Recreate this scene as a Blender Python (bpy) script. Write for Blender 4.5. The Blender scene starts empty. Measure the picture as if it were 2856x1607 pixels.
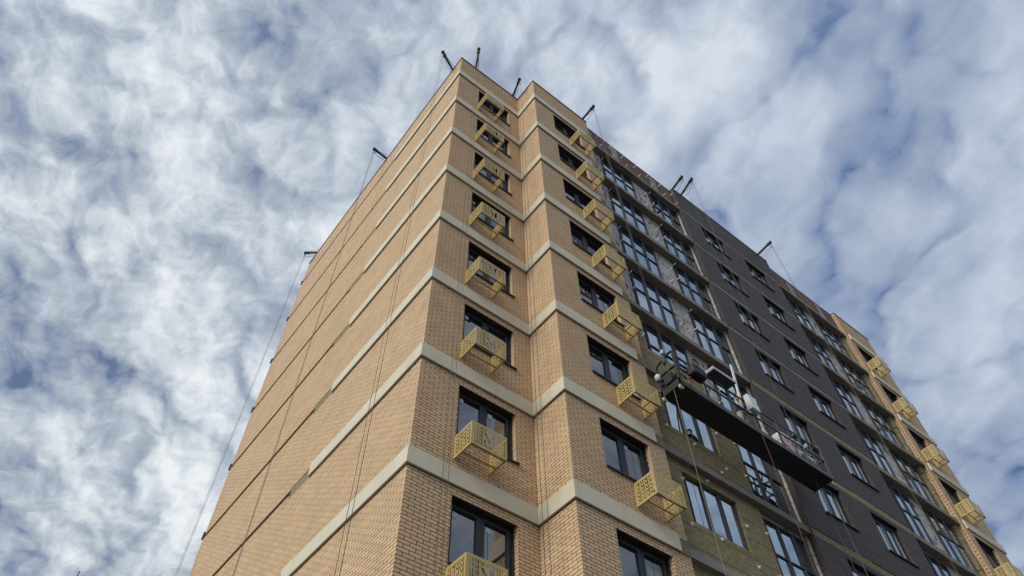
import bpy, bmesh, math, random
from mathutils import Vector, Matrix, Euler
random.seed(7)
R = math.radians
S = bpy.context.scene
COL = S.collection

# ------------------------------------------------------------------ camera
cd = bpy.data.cameras.new('camera')
cam = bpy.data.objects.new('camera', cd); COL.objects.link(cam)
cam.location = (-5.007, -9.349, -9.043)
cam.rotation_euler = (R(144.395), R(0.718), R(-38.052))
cd.sensor_fit = 'HORIZONTAL'; cd.sensor_width = 36.0
cd.lens = 2022.54 / 2856 * 36.0
cd.clip_start = 0.05; cd.clip_end = 9000
S.camera = cam

# ------------------------------------------------------------------ light
SUN_DIR = Vector((-0.84, -0.17, 0.52)).normalized()
sd = bpy.data.lights.new('sun', 'SUN'); sd.energy = 1.5; sd.angle = R(22); sd.color = (1.0, 0.95, 0.87)
sun = bpy.data.objects.new('sun', sd); COL.objects.link(sun)
sun.location = (-30, -20, 60)
sun.rotation_euler = (-SUN_DIR).to_track_quat('-Z', 'Y').to_euler()

S.view_settings.view_transform = 'Standard'; S.view_settings.look = 'None'
S.view_settings.gamma = 1.0; S.view_settings.exposure = 0.64
S.cycles.max_bounces = 8

class NT:
    """tiny helper round a node tree"""
    def __init__(s, nt): s.nt = nt; nt.nodes.clear()
    def n(s, t, **kw):
        nd = s.nt.nodes.new(t)
        for k, v in kw.items():
            if k == 'i':
                for a, b in v.items():
                    if hasattr(b, 'is_output'): s.nt.links.new(b, nd.inputs[a])
                    else: nd.inputs[a].default_value = b
            else: setattr(nd, k, v)
        return nd
    def m(s, op, a, b=0.0, c=None, clamp=False):
        nd = s.n('ShaderNodeMath', operation=op, use_clamp=clamp)
        for i, v in enumerate((a, b) if c is None else (a, b, c)):
            if hasattr(v, 'is_output'): s.nt.links.new(v, nd.inputs[i])
            else: nd.inputs[i].default_value = v
        return nd.outputs[0]
    def ramp(s, fac, stops, interp='LINEAR'):
        nd = s.n('ShaderNodeValToRGB'); cr = nd.color_ramp; cr.interpolation = interp
        while len(cr.elements) < len(stops): cr.elements.new(0.5)
        for e, (p, c) in zip(cr.elements, stops):
            e.position = p; e.color = (*c, 1) if len(c) == 3 else c
        s.nt.links.new(fac, nd.inputs[0]); return nd.outputs[0]
    def mix(s, fac, a, b, mode='MIX'):
        nd = s.n('ShaderNodeMix', data_type='RGBA', blend_type=mode)
        for k, v in ((0, fac), (6, a), (7, b)):
            if hasattr(v, 'is_output'): s.nt.links.new(v, nd.inputs[k])
            elif k: nd.inputs[k].default_value = (*v, 1) if len(v) == 3 else v
            else: nd.inputs[k].default_value = v
        return nd.outputs[2]
    def link(s, a, b): s.nt.links.new(a, b)

# ------------------------------------------------------------------ sky
def make_world():
    w = bpy.data.worlds.new('World'); S.world = w; w.use_nodes = True
    t = NT(w.node_tree)
    tc = t.n('ShaderNodeTexCoord')
    sky = t.n('ShaderNodeTexSky', sky_type='NISHITA')
    sky.sun_disc = False
    sky.sun_elevation = math.asin(SUN_DIR.z); sky.sun_rotation = math.atan2(SUN_DIR.x, SUN_DIR.y)
    bg1 = t.n('ShaderNodeBackground', i={'Color': sky.outputs[0], 'Strength': 0.05})
    sep = t.n('ShaderNodeSeparateXYZ', i={0: tc.outputs['Generated']})
    z = t.m('MAXIMUM', sep.outputs[2], 0.06)
    px = t.m('DIVIDE', sep.outputs[0], z); py = t.m('DIVIDE', sep.outputs[1], z)
    P = t.n('ShaderNodeCombineXYZ', i={0: px, 1: py, 2: 0.0}).outputs[0]
    # cloud layer coordinates with less stretch low down, where the depth of the clouds fills the gaps
    zz = t.m('ADD', t.m('MAXIMUM', sep.outputs[2], 0.0), 0.30)
    Q = t.n('ShaderNodeCombineXYZ', i={0: t.m('DIVIDE', sep.outputs[0], zz), 1: t.m('DIVIDE', sep.outputs[1], zz), 2: 0.0}).outputs[0]
    def noise(vec, sc, det, ro, out=0):
        return t.n('ShaderNodeTexNoise', noise_dimensions='2D', i={'Vector': vec, 'Scale': sc, 'Detail': det, 'Roughness': ro}).outputs[out]
    Q1 = t.n('ShaderNodeMapping', i={'Vector': Q, 'Rotation': (0, 0, R(28)), 'Scale': (1.0, 0.86, 1.0), 'Location': (5.3, 2.9, 0)}).outputs[0]
    w_ = t.n('ShaderNodeVectorMath', operation='SUBTRACT', i={0: noise(Q1, 15.0, 3.5, 0.55, 1), 1: (0.5, 0.5, 0.5)})
    w2 = t.n('ShaderNodeVectorMath', operation='SCALE', i={0: w_.outputs[0], 'Scale': 0.042})
    Q2 = t.n('ShaderNodeVectorMath', operation='ADD', i={0: Q1, 1: w2.outputs[0]}).outputs[0]
    def puff(vec, sc, det, ro):                  # rounded lumps with dark creases between them
        r_ = t.n('ShaderNodeTexNoise', noise_dimensions='2D', noise_type='RIDGED_MULTIFRACTAL', normalize=True, i={'Vector': vec, 'Scale': sc, 'Detail': det, 'Roughness': ro, 'Offset': 0.9, 'Gain': 1.2})
        return t.m('SUBTRACT', 1.0, r_.outputs[0])
    side = t.m('MULTIPLY_ADD', px, 1.15, t.m('MULTIPLY_ADD', py, -0.42, 0.30), clamp=True)   # 0 over the torn clouds on the left, 1 over the soft blue veil on the right
    def lumps(vec):
        a_ = t.m('ADD', t.m('MULTIPLY', puff(vec, 8.0, 2.5, 0.6), A_PUFF), t.m('MULTIPLY', noise(vec, 6.6, 2.0, 0.5), 0.36))
        return t.m('ADD', a_, t.m('MULTIPLY', noise(vec, 20.0, 7.0, 0.60), t.m('MULTIPLY_ADD', side, -0.16, 0.27)))
    l0 = lumps(Q2)
    sh_ = t.n('ShaderNodeVectorMath', operation='ADD', i={0: Q2, 1: SHIFT}).outputs[0]
    relief = t.m('SUBTRACT', l0, lumps(sh_))     # lit edges towards the sun, shaded ones away from it
    big = noise(Q1, 3.4, 1.5, 0.45)
    d = t.m('ADD', t.m('MULTIPLY', big, 0.38), l0)
    d = t.m('ADD', d, t.m('MULTIPLY_ADD', side, D_SIDE, D_SHIFT))
    # holes where the blue shows through / denser white clumps / one out-of-view patch added to brighten reflections, each at its own place in the cloud layer
    def blob(cx, cy, rx, amp, ry=None, a=0.0):
        ry = ry or rx
        sx = t.m('SUBTRACT', px, cx); sy = t.m('SUBTRACT', py, cy)
        ca, sa = math.cos(a), math.sin(a)
        u = t.m('ADD', t.m('MULTIPLY', sx, ca / rx), t.m('MULTIPLY', sy, sa / rx))
        v = t.m('ADD', t.m('MULTIPLY', sx, -sa / ry), t.m('MULTIPLY', sy, ca / ry))
        q = t.m('ADD', t.m('MULTIPLY', u, u), t.m('MULTIPLY', v, v))
        return t.m('MULTIPLY', t.m('POWER', 2.718, t.m('MULTIPLY', q, -1.0)), amp)
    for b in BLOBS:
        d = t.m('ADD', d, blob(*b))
    d0 = d; d = t.m('MULTIPLY_ADD', relief, RELIEF, d)
    left = t.ramp(d, [(0.30, (0.115, 0.165, 0.285)), (0.38, (0.21, 0.265, 0.38)), (0.46, (0.305, 0.355, 0.435)), (0.54, (0.40, 0.455, 0.525)), (0.62, (0.535, 0.585, 0.64)), (0.75, (0.74, 0.775, 0.80))])
    right = t.ramp(d, [(0.30, (0.09, 0.15, 0.295)), (0.38, (0.185, 0.25, 0.40)), (0.47, (0.26, 0.32, 0.445)), (0.56, (0.325, 0.39, 0.51)), (0.64, (0.40, 0.465, 0.575)), (0.77, (0.54, 0.60, 0.68))])
    c = t.mix(side, left, right)
    # hazy glow of the cloud round the hidden sun
    dt = t.n('ShaderNodeVectorMath', operation='DOT_PRODUCT', i={0: tc.outputs['Generated'], 1: tuple(SUN_DIR)})
    gl = t.m('POWER', t.m('MAXIMUM', dt.outputs['Value'], 0.0), 5.0)
    st = t.m('MULTIPLY_ADD', gl, 1.1, SKY_GAIN)
    bg2 = t.n('ShaderNodeBackground', i={'Color': c, 'Strength': st})
    cover = t.ramp(d0, [(0.30, (0.80,) * 3), (0.44, (1, 1, 1))])
    mx = t.n('ShaderNodeMixShader', i={0: cover, 1: bg1.outputs[0], 2: bg2.outputs[0]})
    out = t.n('ShaderNodeOutputWorld'); t.link(mx.outputs[0], out.inputs[0])
SKY_GAIN = 0.73; D_SHIFT = 0.004; D_SIDE = 0.086; A_PUFF = 0.095; RELIEF = 1.0; SHIFT = (-0.012, 0.006, 0.0)
BLOBS = [(-0.175, 0.695, 0.026, -0.13, 0.04, 0.6), (-0.22, 0.755, 0.05, -0.12, 0.026, 0.5), (-0.02, 1.13, 0.14, -0.05, 0.05, 0.4), (0.12, 1.14, 0.10, -0.10, 0.045, 0.3), (0.05, 1.02, 0.09, -0.06, 0.04, 0.3),
         (0.16, 0.85, 0.035, -0.11, 0.07, 0.2), (0.60, -0.13, 0.045, -0.13, 0.02, 0.8), (0.66, -0.16, 0.035, -0.09), (0.85, -0.75, 0.42, 0.12), (-0.25, 0.62, 0.03, -0.05),  # the broad bright patch lies out of view, added to brighten the panes' reflections
         (0.85, -0.13, 0.045, -0.06), (0.83, -0.01, 0.04, -0.05), (-0.045, 0.50, 0.09, 0.05), (0.30, 0.05, 0.05, -0.05, 0.10, 0.6), (0.72, 0.06, 0.06, -0.05),
         (-0.27, 0.57, 0.14, 0.05), (-0.16, 0.47, 0.12, 0.05), (0.08, 0.46, 0.10, 0.03), (-0.12, 1.00, 0.22, 0.04), (-0.07, 0.62, 0.09, 0.06), (0.03, 0.78, 0.12, 0.06, 0.05, 1.2), (0.46, 0.10, 0.11, 0.06), (-0.10, 0.53, 0.02, 0.07, 0.07, 0.4)]
make_world()

# ------------------------------------------------------------------ materials
def principled(name, base, rough=0.7, **kw):
    m = bpy.data.materials.new(name); m.use_nodes = True
    t = NT(m.node_tree)
    b = t.n('ShaderNodeBsdfPrincipled'); o = t.n('ShaderNodeOutputMaterial')
    t.link(b.outputs[0], o.inputs[0])
    if hasattr(base, 'is_output'): t.link(base, b.inputs['Base Color'])
    else: b.inputs['Base Color'].default_value = (*base, 1)
    b.inputs['Roughness'].default_value = rough
    for k, v in kw.items(): b.inputs[k.replace('_', ' ')].default_value = v
    return m, t, b

def mat_noise(name, c1, c2, scale=3.0, rough=0.7, detail=6, bump=0.0, contrast=(0.35, 0.65), **kw):
    m, t, b = principled(name, c1, rough, **kw)
    tc = t.n('ShaderNodeTexCoord')
    nz = t.n('ShaderNodeTexNoise', i={'Vector': tc.outputs['Object'], 'Scale': scale, 'Detail': float(detail), 'Roughness': 0.6})
    c = t.ramp(nz.outputs[0], [(contrast[0], c1), (contrast[1], c2)])
    t.link(c, b.inputs['Base Color'])
    if bump:
        bp = t.n('ShaderNodeBump', i={'Height': nz.outputs[0], 'Strength': bump, 'Distance': 0.02})
        t.link(bp.outputs[0], b.inputs['Normal'])
    return m

def mat_brick(name, c1, c2, mortar, bw=0.25, bh=3.0 / 38, ms=0.0065, rough=0.8, stain=0.15, bump=0.6, spec=0.3, offs=0.5, blotch=None, blotch_rng=(0.55, 0.7)):
    m, t, b = principled(name, c1, rough)
    b.inputs['Specular IOR Level'].default_value = spec
    uv = t.n('ShaderNodeUVMap', uv_map='UVMap')
    br = t.n('ShaderNodeTexBrick', offset=offs, offset_frequency=2, squash=1.0, i={'Vector': uv.outputs[0], 'Color1': (*c1, 1), 'Color2': (*c2, 1), 'Mortar': (*mortar, 1), 'Scale': 1.0, 'Mortar Size': ms, 'Mortar Smooth': 0.15, 'Bias': 0.0, 'Brick Width': bw, 'Row Height': bh})
    nz = t.n('ShaderNodeTexNoise', i={'Vector': uv.outputs[0], 'Scale': 0.9, 'Detail': 5.0, 'Roughness': 0.6})
    nf = t.n('ShaderNodeTexNoise', i={'Vector': uv.outputs[0], 'Scale': 40.0, 'Detail': 3.0, 'Roughness': 0.6})
    v = t.m('ADD', t.m('MULTIPLY_ADD', nz.outputs[0], stain * 2, 1 - stain), t.m('MULTIPLY_ADD', nf.outputs[0], 0.16, -0.08))
    col = t.mix(1.0, br.outputs['Color'], t.n('ShaderNodeCombineColor', i={0: v, 1: v, 2: v}).outputs[0], 'MULTIPLY')
    if blotch:
        n2 = t.n('ShaderNodeTexNoise', i={'Vector': uv.outputs[0], 'Scale': 1.7, 'Detail': 7.0, 'Roughness': 0.65})
        f = t.ramp(n2.outputs[0], [(blotch_rng[0], (0, 0, 0)), (blotch_rng[1], (1, 1, 1))])
        col = t.mix(f, col, blotch)
    t.link(col, b.inputs['Base Color'])
    inv = t.m('SUBTRACT', 1.0, br.outputs['Fac'])
    bp = t.n('ShaderNodeBump', i={'Height': inv, 'Strength': bump, 'Distance': 0.008})
    t.link(bp.outputs[0], b.inputs['Normal'])
    return m

M = {}
M['brick'] = mat_brick('sand_brick', (0.620, 0.434, 0.255), (0.520, 0.358, 0.205), (0.046, 0.026, 0.016), ms=0.0072)
M['dark_brick'] = mat_brick('charcoal_brick', (0.080, 0.059, 0.049), (0.050, 0.037, 0.031), (0.012, 0.0095, 0.0085), ms=0.0095, rough=0.6, stain=0.15)
M['red_brick'] = mat_brick('rough_red_brick', (0.155, 0.070, 0.056), (0.085, 0.042, 0.036), (0.15, 0.13, 0.12), bw=0.26, ms=0.008, stain=0.35, blotch=(0.24, 0.21, 0.19), blotch_rng=(0.58, 0.68))
M['block'] = mat_brick('aerated_block', (0.50, 0.475, 0.445), (0.38, 0.36, 0.335), (0.12, 0.11, 0.10), bw=0.6, bh=0.25, ms=0.008, stain=0.18, blotch=(0.14, 0.13, 0.12), blotch_rng=(0.58, 0.66))
def mat_band():
    m, t, b = principled('belt_panel', (0.55, 0.53, 0.45), 0.55)
    uv = t.n('ShaderNodeUVMap', uv_map='UVMap')
    nz = t.n('ShaderNodeTexNoise', i={'Vector': uv.outputs[0], 'Scale': 1.3, 'Detail': 6.0, 'Roughness': 0.6})
    c = t.ramp(nz.outputs[0], [(0.3, (0.53, 0.47, 0.335)), (0.7, (0.61, 0.555, 0.42))])
    sx = t.n('ShaderNodeSeparateXYZ', i={0: uv.outputs[0]})
    fr = t.m('FRACT', t.m('DIVIDE', sx.outputs[0], 1.2))
    jt = t.m('LESS_THAN', fr, 0.006)
    c = t.mix(t.m('MULTIPLY', jt, 0.6), c, (0.14, 0.12, 0.09))
    t.link(c, b.inputs['Base Color']); return m
M['band'] = mat_band()
M['chase'] = mat_noise('open_joint', (0.015, 0.014, 0.013), (0.045, 0.042, 0.039), 12.0, 0.95)
M['concrete'] = mat_noise('raw_concrete', (0.20, 0.185, 0.165), (0.29, 0.27, 0.245), 2.5, 0.85, bump=0.35)
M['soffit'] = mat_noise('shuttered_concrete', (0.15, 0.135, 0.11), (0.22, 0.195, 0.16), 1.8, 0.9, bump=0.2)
M['insul'] = mat_noise('mineral_wool', (0.165, 0.134, 0.064), (0.26, 0.215, 0.112), 9.0, 0.95, bump=0.6)
M['frame'] = mat_noise('anthracite_frame', (0.018, 0.019, 0.023), (0.026, 0.027, 0.032), 2.0, 0.5, Specular_IOR_Level=0.25)
M['mullion'] = mat_noise('grey_mullion', (0.030, 0.034, 0.042), (0.040, 0.044, 0.052), 2.0, 0.5, Specular_IOR_Level=0.25)
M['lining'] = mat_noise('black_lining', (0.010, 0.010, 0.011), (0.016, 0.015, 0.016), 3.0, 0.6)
M['lightbead'] = mat_noise('pale_bead', (0.28, 0.28, 0.29), (0.34, 0.34, 0.35), 3.0, 0.5)
M['sticker'] = mat_noise('paper_sticker', (0.42, 0.44, 0.47), (0.50, 0.51, 0.53), 30.0, 0.7)
def mat_glass(name, base, ior, tint=(1, 1, 1, 1)):
    m, t, b = principled(name, base, 0.015)
    b.inputs['IOR'].default_value = ior; b.inputs['Specular Tint'].default_value = tint
    ge = t.n('ShaderNodeNewGeometry')
    nz = t.n('ShaderNodeTexNoise', i={'Vector': ge.outputs['Position'], 'Scale': 1.3, 'Detail': 1.0})
    bp = t.n('ShaderNodeBump', i={'Height': nz.outputs[0], 'Strength': 0.10, 'Distance': 0.05})
    t.link(bp.outputs[0], b.inputs['Normal']); return m
M['glass'] = mat_glass('window_glass', (0.010, 0.013, 0.019), 2.6)
M['glass_tint'] = mat_glass('loggia_glass', (0.012, 0.019, 0.030), 7.0, (0.80, 0.92, 1.0, 1))
M['gold'] = mat_noise('golden_paint', (0.39, 0.285, 0.098), (0.45, 0.335, 0.122), 5.0, 0.45)
M['gold_dark'] = mat_noise('brown_gold_paint', (0.30, 0.185, 0.045), (0.36, 0.22, 0.06), 5.0, 0.5)
M['steel_black'] = mat_noise('black_steel', (0.006, 0.006, 0.007), (0.013, 0.013, 0.015), 6.0, 0.65)
M['steel_grey'] = mat_noise('grey_blue_steel', (0.036, 0.038, 0.048), (0.060, 0.062, 0.074), 5.0, 0.5)
M['deck'] = mat_noise('dark_deck_plate', (0.008, 0.008, 0.010), (0.016, 0.016, 0.019), 4.0, 0.65)
M['flash'] = mat_noise('brown_flashing', (0.045, 0.033, 0.027), (0.065, 0.05, 0.04), 3.0, 0.5)
M['clip'] = mat_noise('pale_clip', (0.55, 0.53, 0.48), (0.68, 0.66, 0.60), 30.0, 0.5)
M['rope'] = mat_noise('steel_rope', (0.07, 0.065, 0.06), (0.11, 0.10, 0.09), 30.0, 0.6)
M['rope_pale'] = mat_noise('pale_rope', (0.15, 0.135, 0.11), (0.21, 0.19, 0.16), 30.0, 0.8)
M['rope_red'] = mat_noise('red_rope', (0.13, 0.045, 0.040), (0.19, 0.07, 0.06), 30.0, 0.8)
M['white'] = mat_noise('white_sack', (0.62, 0.60, 0.56), (0.78, 0.76, 0.71), 7.0, 0.75)
M['white2'] = mat_noise('grey_sack', (0.50, 0.46, 0.47), (0.64, 0.60, 0.60), 7.0, 0.75)
M['red'] = mat_noise('red_print', (0.46, 0.02, 0.03), (0.56, 0.035, 0.045), 14.0, 0.6)
M['pinkred'] = mat_noise('faded_red_print', (0.30, 0.10, 0.10), (0.40, 0.16, 0.16), 14.0, 0.6)
M['ink'] = mat_noise('dark_print', (0.02, 0.02, 0.024), (0.04, 0.04, 0.045), 14.0, 0.6)
M['aluminium'] = mat_noise('pale_steel_sheet', (0.36, 0.38, 0.44), (0.46, 0.48, 0.54), 3.0, 0.35)
M['cab'] = mat_noise('pale_grey_enamel', (0.50, 0.54, 0.58), (0.60, 0.63, 0.66), 3.0, 0.25)
M['pole'] = mat_noise('white_plastic', (0.68, 0.68, 0.66), (0.78, 0.78, 0.76), 3.0, 0.45)
M['navy'] = mat_noise('navy_workwear', (0.012, 0.016, 0.045), (0.026, 0.032, 0.075), 11.0, 0.85)
M['beige'] = mat_noise('beige_workwear', (0.30, 0.25, 0.18), (0.42, 0.36, 0.27), 11.0, 0.85)
M['skin'] = mat_noise('skin', (0.40, 0.22, 0.15), (0.46, 0.27, 0.19), 14.0, 0.55)
M['glove'] = mat_noise('maroon_glove', (0.13, 0.045, 0.04), (0.19, 0.075, 0.06), 20.0, 0.8)
M['hair'] = mat_noise('dark_hair', (0.02, 0.014, 0.01), (0.035, 0.025, 0.018), 20.0, 0.7)
M['rubber'] = mat_noise('yellowed_wheel', (0.40, 0.34, 0.22), (0.52, 0.45, 0.32), 12.0, 0.6)
M['bluecloth'] = mat_noise('blue_cloth', (0.02, 0.05, 0.22), (0.05, 0.09, 0.32), 12.0, 0.8)
M['orange'] = mat_noise('orange_red_plastic', (0.50, 0.07, 0.03), (0.58, 0.11, 0.05), 12.0, 0.5)
M['ground'] = mat_noise('rough_yard', (0.07, 0.066, 0.06), (0.15, 0.142, 0.13), 0.35, 0.95, detail=10)
M['roofing'] = mat_noise('bitumen_roofing', (0.05, 0.05, 0.05), (0.09, 0.09, 0.09), 2.0, 0.9)
M['galv'] = mat_noise('galvanised_pole', (0.10, 0.11, 0.12), (0.16, 0.17, 0.18), 4.0, 0.45)

# ------------------------------------------------------------------ mesh builder
class MB:
    def __init__(s): s.v = []; s.f = []; s.m = []; s.sm = []
    def face(s, pts, mi=0, smooth=False):
        b = len(s.v); s.v += [tuple(p) for p in pts]
        s.f.append(tuple(range(b, b + len(pts)))); s.m.append(mi); s.sm.append(smooth)
    def box(s, x0, x1, y0, y1, z0, z1, mi=0, skip=''):
        p = [(x0, y0, z0), (x1, y0, z0), (x1, y1, z0), (x0, y1, z0), (x0, y0, z1), (x1, y0, z1), (x1, y1, z1), (x0, y1, z1)]
        for k, q in (('b', (3, 2, 1, 0)), ('t', (4, 5, 6, 7)), ('f', (0, 1, 5, 4)), ('k', (2, 3, 7, 6)), ('l', (3, 0, 4, 7)), ('r', (1, 2, 6, 5))):
            if k not in skip: s.face([p[i] for i in q], mi)
        return s
    def bar(s, a, b, w, h=None, mi=0, up=(0, 0, 1)):
        a = Vector(a); b = Vector(b); h = h or w; d = (b - a).normalized(); u = Vector(up)
        if abs(d.dot(u)) > 0.98: u = Vector((1, 0, 0))
        x = d.cross(u).normalized() * w / 2; y = x.cross(d).normalized() * h / 2
        A = [a - x - y, a + x - y, a + x + y, a - x + y]; B = [p + (b - a) for p in A]
        for i in range(4): s.face([A[i], A[(i + 1) % 4], B[(i + 1) % 4], B[i]], mi)
        s.face(A[::-1], mi); s.face(B, mi); return s
    def tube(s, pts, r, n=8, mi=0, caps=True):
        pts = [Vector(p) for p in pts]; rings = []
        for i, p in enumerate(pts):
            d = (pts[min(i + 1, len(pts) - 1)] - pts[max(i - 1, 0)]).normalized()
            u = Vector((0, 0, 1)) if abs(d.z) < 0.9 else Vector((1, 0, 0))
            x = d.cross(u).normalized(); y = x.cross(d)
            rr = r[i] if isinstance(r, (list, tuple)) else r
            b = len(s.v)
            s.v += [tuple(p + (x * math.cos(2 * math.pi * k / n) + y * math.sin(2 * math.pi * k / n)) * rr) for k in range(n)]
            rings.append(b)
        for a, b in zip(rings, rings[1:]):
            for k in range(n):
                s.f.append((a + k, a + (k + 1) % n, b + (k + 1) % n, b + k)); s.m.append(mi); s.sm.append(True)
        if caps:
            s.f.append(tuple(rings[0] + k for k in range(n))[::-1]); s.m.append(mi); s.sm.append(False)
            s.f.append(tuple(rings[-1] + k for k in range(n))); s.m.append(mi); s.sm.append(False)
        return s
    def wall(s, axis, pos, U0, U1, V0, V1, holes, outward, mi=0, mr=0):
        """vertical sheet on plane axis=pos; holes (u0,u1,v0,v1,depth) get reveals going inwards; outward is +1/-1"""
        us = sorted({U0, U1} | {h[i] for h in holes for i in (0, 1) if U0 < h[i] < U1})
        vs = sorted({V0, V1} | {h[i] for h in holes for i in (2, 3) if V0 < h[i] < V1})
        def P(u, v, d=0.0):
            return (pos - outward * d, u, v) if axis == 'x' else (u, pos - outward * d, v)
        flip = (axis == 'y') == (outward > 0)
        def F(pts, k): s.face(pts[::-1] if flip else pts, k)
        def inhole(u, v): return any(h[0] < u < h[1] and h[2] < v < h[3] for h in holes)
        sgn = 1 if axis == 'y' else -1
        for v0, v1 in zip(vs, vs[1:]):
            run = None
            for u0, u1 in list(zip(us, us[1:])) + [(None, None)]:
                solid = u0 is not None and not inhole((u0 + u1) / 2, (v0 + v1) / 2)
                if solid and run is None: run = [u0, u1]
                elif solid: run[1] = u1
                elif run:
                    pts = [P(run[0], v0), P(run[1], v0), P(run[1], v1), P(run[0], v1)]
                    F(pts if sgn > 0 else pts[::-1], mi); run = None
        for (a, b, c, d, dep) in holes:
            for q in ([P(a, c), P(a, c, dep), P(a, d, dep), P(a, d)], [P(b, d), P(b, d, dep), P(b, c, dep), P(b, c)], [P(a, d), P(a, d, dep), P(b, d, dep), P(b, d)], [P(b, c), P(b, c, dep), P(a, c, dep), P(a, c)]):
                F(q if sgn > 0 else q[::-1], mr)
        return s
    def mesh(s, name, mats, offset=(0, 0, 0)):
        me = bpy.data.meshes.new(name)
        o = Vector(offset)
        me.from_pydata([tuple(Vector(v) - o) for v in s.v], [], s.f)
        for m in (mats if isinstance(mats, (list, tuple)) else [mats]): me.materials.append(m)
        me.polygons.foreach_set('material_index', s.m); me.polygons.foreach_set('use_smooth', s.sm)
        uvl = me.uv_layers.new(name='UVMap')
        for p in me.polygons:
            n = p.normal
            for li in p.loop_indices:
                c = Vector(me.vertices[me.loops[li].vertex_index].co) + o
                if abs(n.z) > 0.7: uv = (c.x, c.y)
                elif abs(n.x) > abs(n.y): uv = (c.y, c.z)
                else: uv = (c.x, c.z)
                uvl.data[li].uv = (uv[0] + 40.0, uv[1] + 3.0 * 20)
        me.update(); return me
    def build(s, name, mats, parent=None, loc=None):
        """loc: object origin in world space (mesh was written in world space when given)"""
        off = loc or (0, 0, 0)
        ob = bpy.data.objects.new(name, s.mesh(name, mats, off)); COL.objects.link(ob)
        ob.location = off
        if parent: par(ob, parent)
        return ob

def par(ob, parent):
    ob.parent = parent
    w = Matrix.Identity(4); p = parent
    while p is not None:
        w = Matrix.Translation(p.location) @ p.rotation_euler.to_matrix().to_4x4() if p.parent is None else w
        p = p.parent
    if parent.parent is None:
        ob.matrix_parent_inverse = w.inverted()
def tag(o, label=None, cat=None, group=None, kind=None):
    if label: o['label'] = label
    if cat: o['category'] = cat
    if group: o['group'] = group
    if kind: o['kind'] = kind
    return o
def empty(name, loc, label, cat, group=None):
    o = bpy.data.objects.new(name, None); COL.objects.link(o); o.location = loc; o.empty_display_size = 0.3
    return tag(o, label, cat, group)
def place(mesh, name, loc, parent, kids=()):
    """an object from shared mesh data as a part at a world position, with its sub-parts"""
    o = bpy.data.objects.new(name, mesh); COL.objects.link(o); o.location = loc; par(o, parent)
    for nm, me in kids:
        c = bpy.data.objects.new(nm, me); COL.objects.link(c); c.parent = o
    return o

# ------------------------------------------------------------------ setting
GZ = -10.64
g = MB(); g.face([(-4000, -4000, GZ), (4000, -4000, GZ), (4000, 4000, GZ), (-4000, 4000, GZ)])
tag(g.build('ground', M['ground']), kind='structure')

# ------------------------------------------------------------------ building
Y = -1.118                      # brick face of the projecting front
X1, X2, X3, X4, X5, X6, X7 = 3.148, 6.35, 12.10, 19.22, 24.92, 28.11, 31.26
ZR = 23.09; YL = 13.80
KS = range(-1, 8); KB = range(-2, 8)
B = empty('apartment_building', (15, 6, GZ), 'unfinished sand and charcoal brick apartment block with pale belt courses and golden window baskets', 'building')
rb = random.Random(3)

TW = [(1.02, 2.60), (4.17, 5.75), (25.46, 27.02)]
DW = [(13.42, 14.95), (16.54, 18.07)]
def thole(x, k): return (x[0], x[1], 3 * k - 1.65, 3 * k - 0.21, 0.13)
def dhole(x, k): return (x[0], x[1], 3 * k - 1.59, 3 * k - 0.12, 0.125)

# -- left facade, with the gaps where the belt course is not mounted yet
w = MB(); holes = []
for k in range(-2, 8):
    holes.append((5.0, 6.15, 3 * k + 0.02, 3 * k + 0.40, 0.05))
    holes.append((6.15, YL - 0.04, 3 * k + 0.14, 3 * k + 0.34, 0.09))
w.wall('x', 0.0, 0.0, YL, GZ, ZR, holes, -1)
w.build('brick_wall', M['brick'], B)
w = MB(); w.wall('y', 0.0, 0.0, X1, GZ, ZR, [thole(TW[0], k) for k in KS], -1)
w.build('brick_wall', M['brick'], B)
w = MB(); w.wall('x', X1, Y, 0.0, GZ, ZR, [], -1)
w.build('brick_wall', M['brick'], B)
w = MB(); w.wall('y', Y, X1, X2, GZ, ZR, [thole(TW[1], k) for k in KS], -1); w.wall('x', X2, Y, Y + 0.33, GZ, ZR, [], 1)
w.build('brick_wall', M['brick'], B)
w = MB(); w.wall('y', Y, X5, X6, GZ, ZR, [thole(TW[2], k) for k in KS], -1); w.wall('x', X5, Y, Y + 0.19, GZ, ZR, [], -1); w.wall('x', X6, Y, 0.0, GZ, ZR, [], 1)
for k in range(-60, 160):       # toothed brick ends at the unfinished corner
    z = k * 6.0 / 38 - 0.02
    if GZ < z < ZR - 0.1: w.box(X5 - 0.022, X5, Y + 0.012, Y + 0.12, z, z + 0.070)
w.build('brick_wall', M['brick'], B)
w = MB(); w.wall('y', 0.0, X6, X7, GZ, ZR, [], -1); w.wall('x', X7, 0.0, YL, GZ, ZR, [], 1); w.wall('y', YL, 0.0, X7, GZ, ZR, [], 1)
w.build('brick_wall', M['brick'], B)
# -- charcoal brick part
w = MB(); holes = [dhole(x, k) for x in DW for k in KS]
for k in KB: holes.append((X3 + 0.05, X4 - 0.05, 3 * k + 0.07, 3 * k + (0.36 if k < 4 else 0.27), 0.055))
w.wall('y', Y, X3, X4, GZ, ZR + 0.05, holes, -1); w.wall('x', X3, Y, Y + 0.19, GZ, ZR + 0.05, [], -1); w.wall('x', X4, Y, Y + 0.33, GZ, ZR + 0.05, [], 1)
w.box(X3, X4, Y, Y + 0.4, ZR + 0.045, ZR + 0.05, skip='fblrk')
w.build('dark_brick_wall', M['dark_brick'], B)
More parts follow.
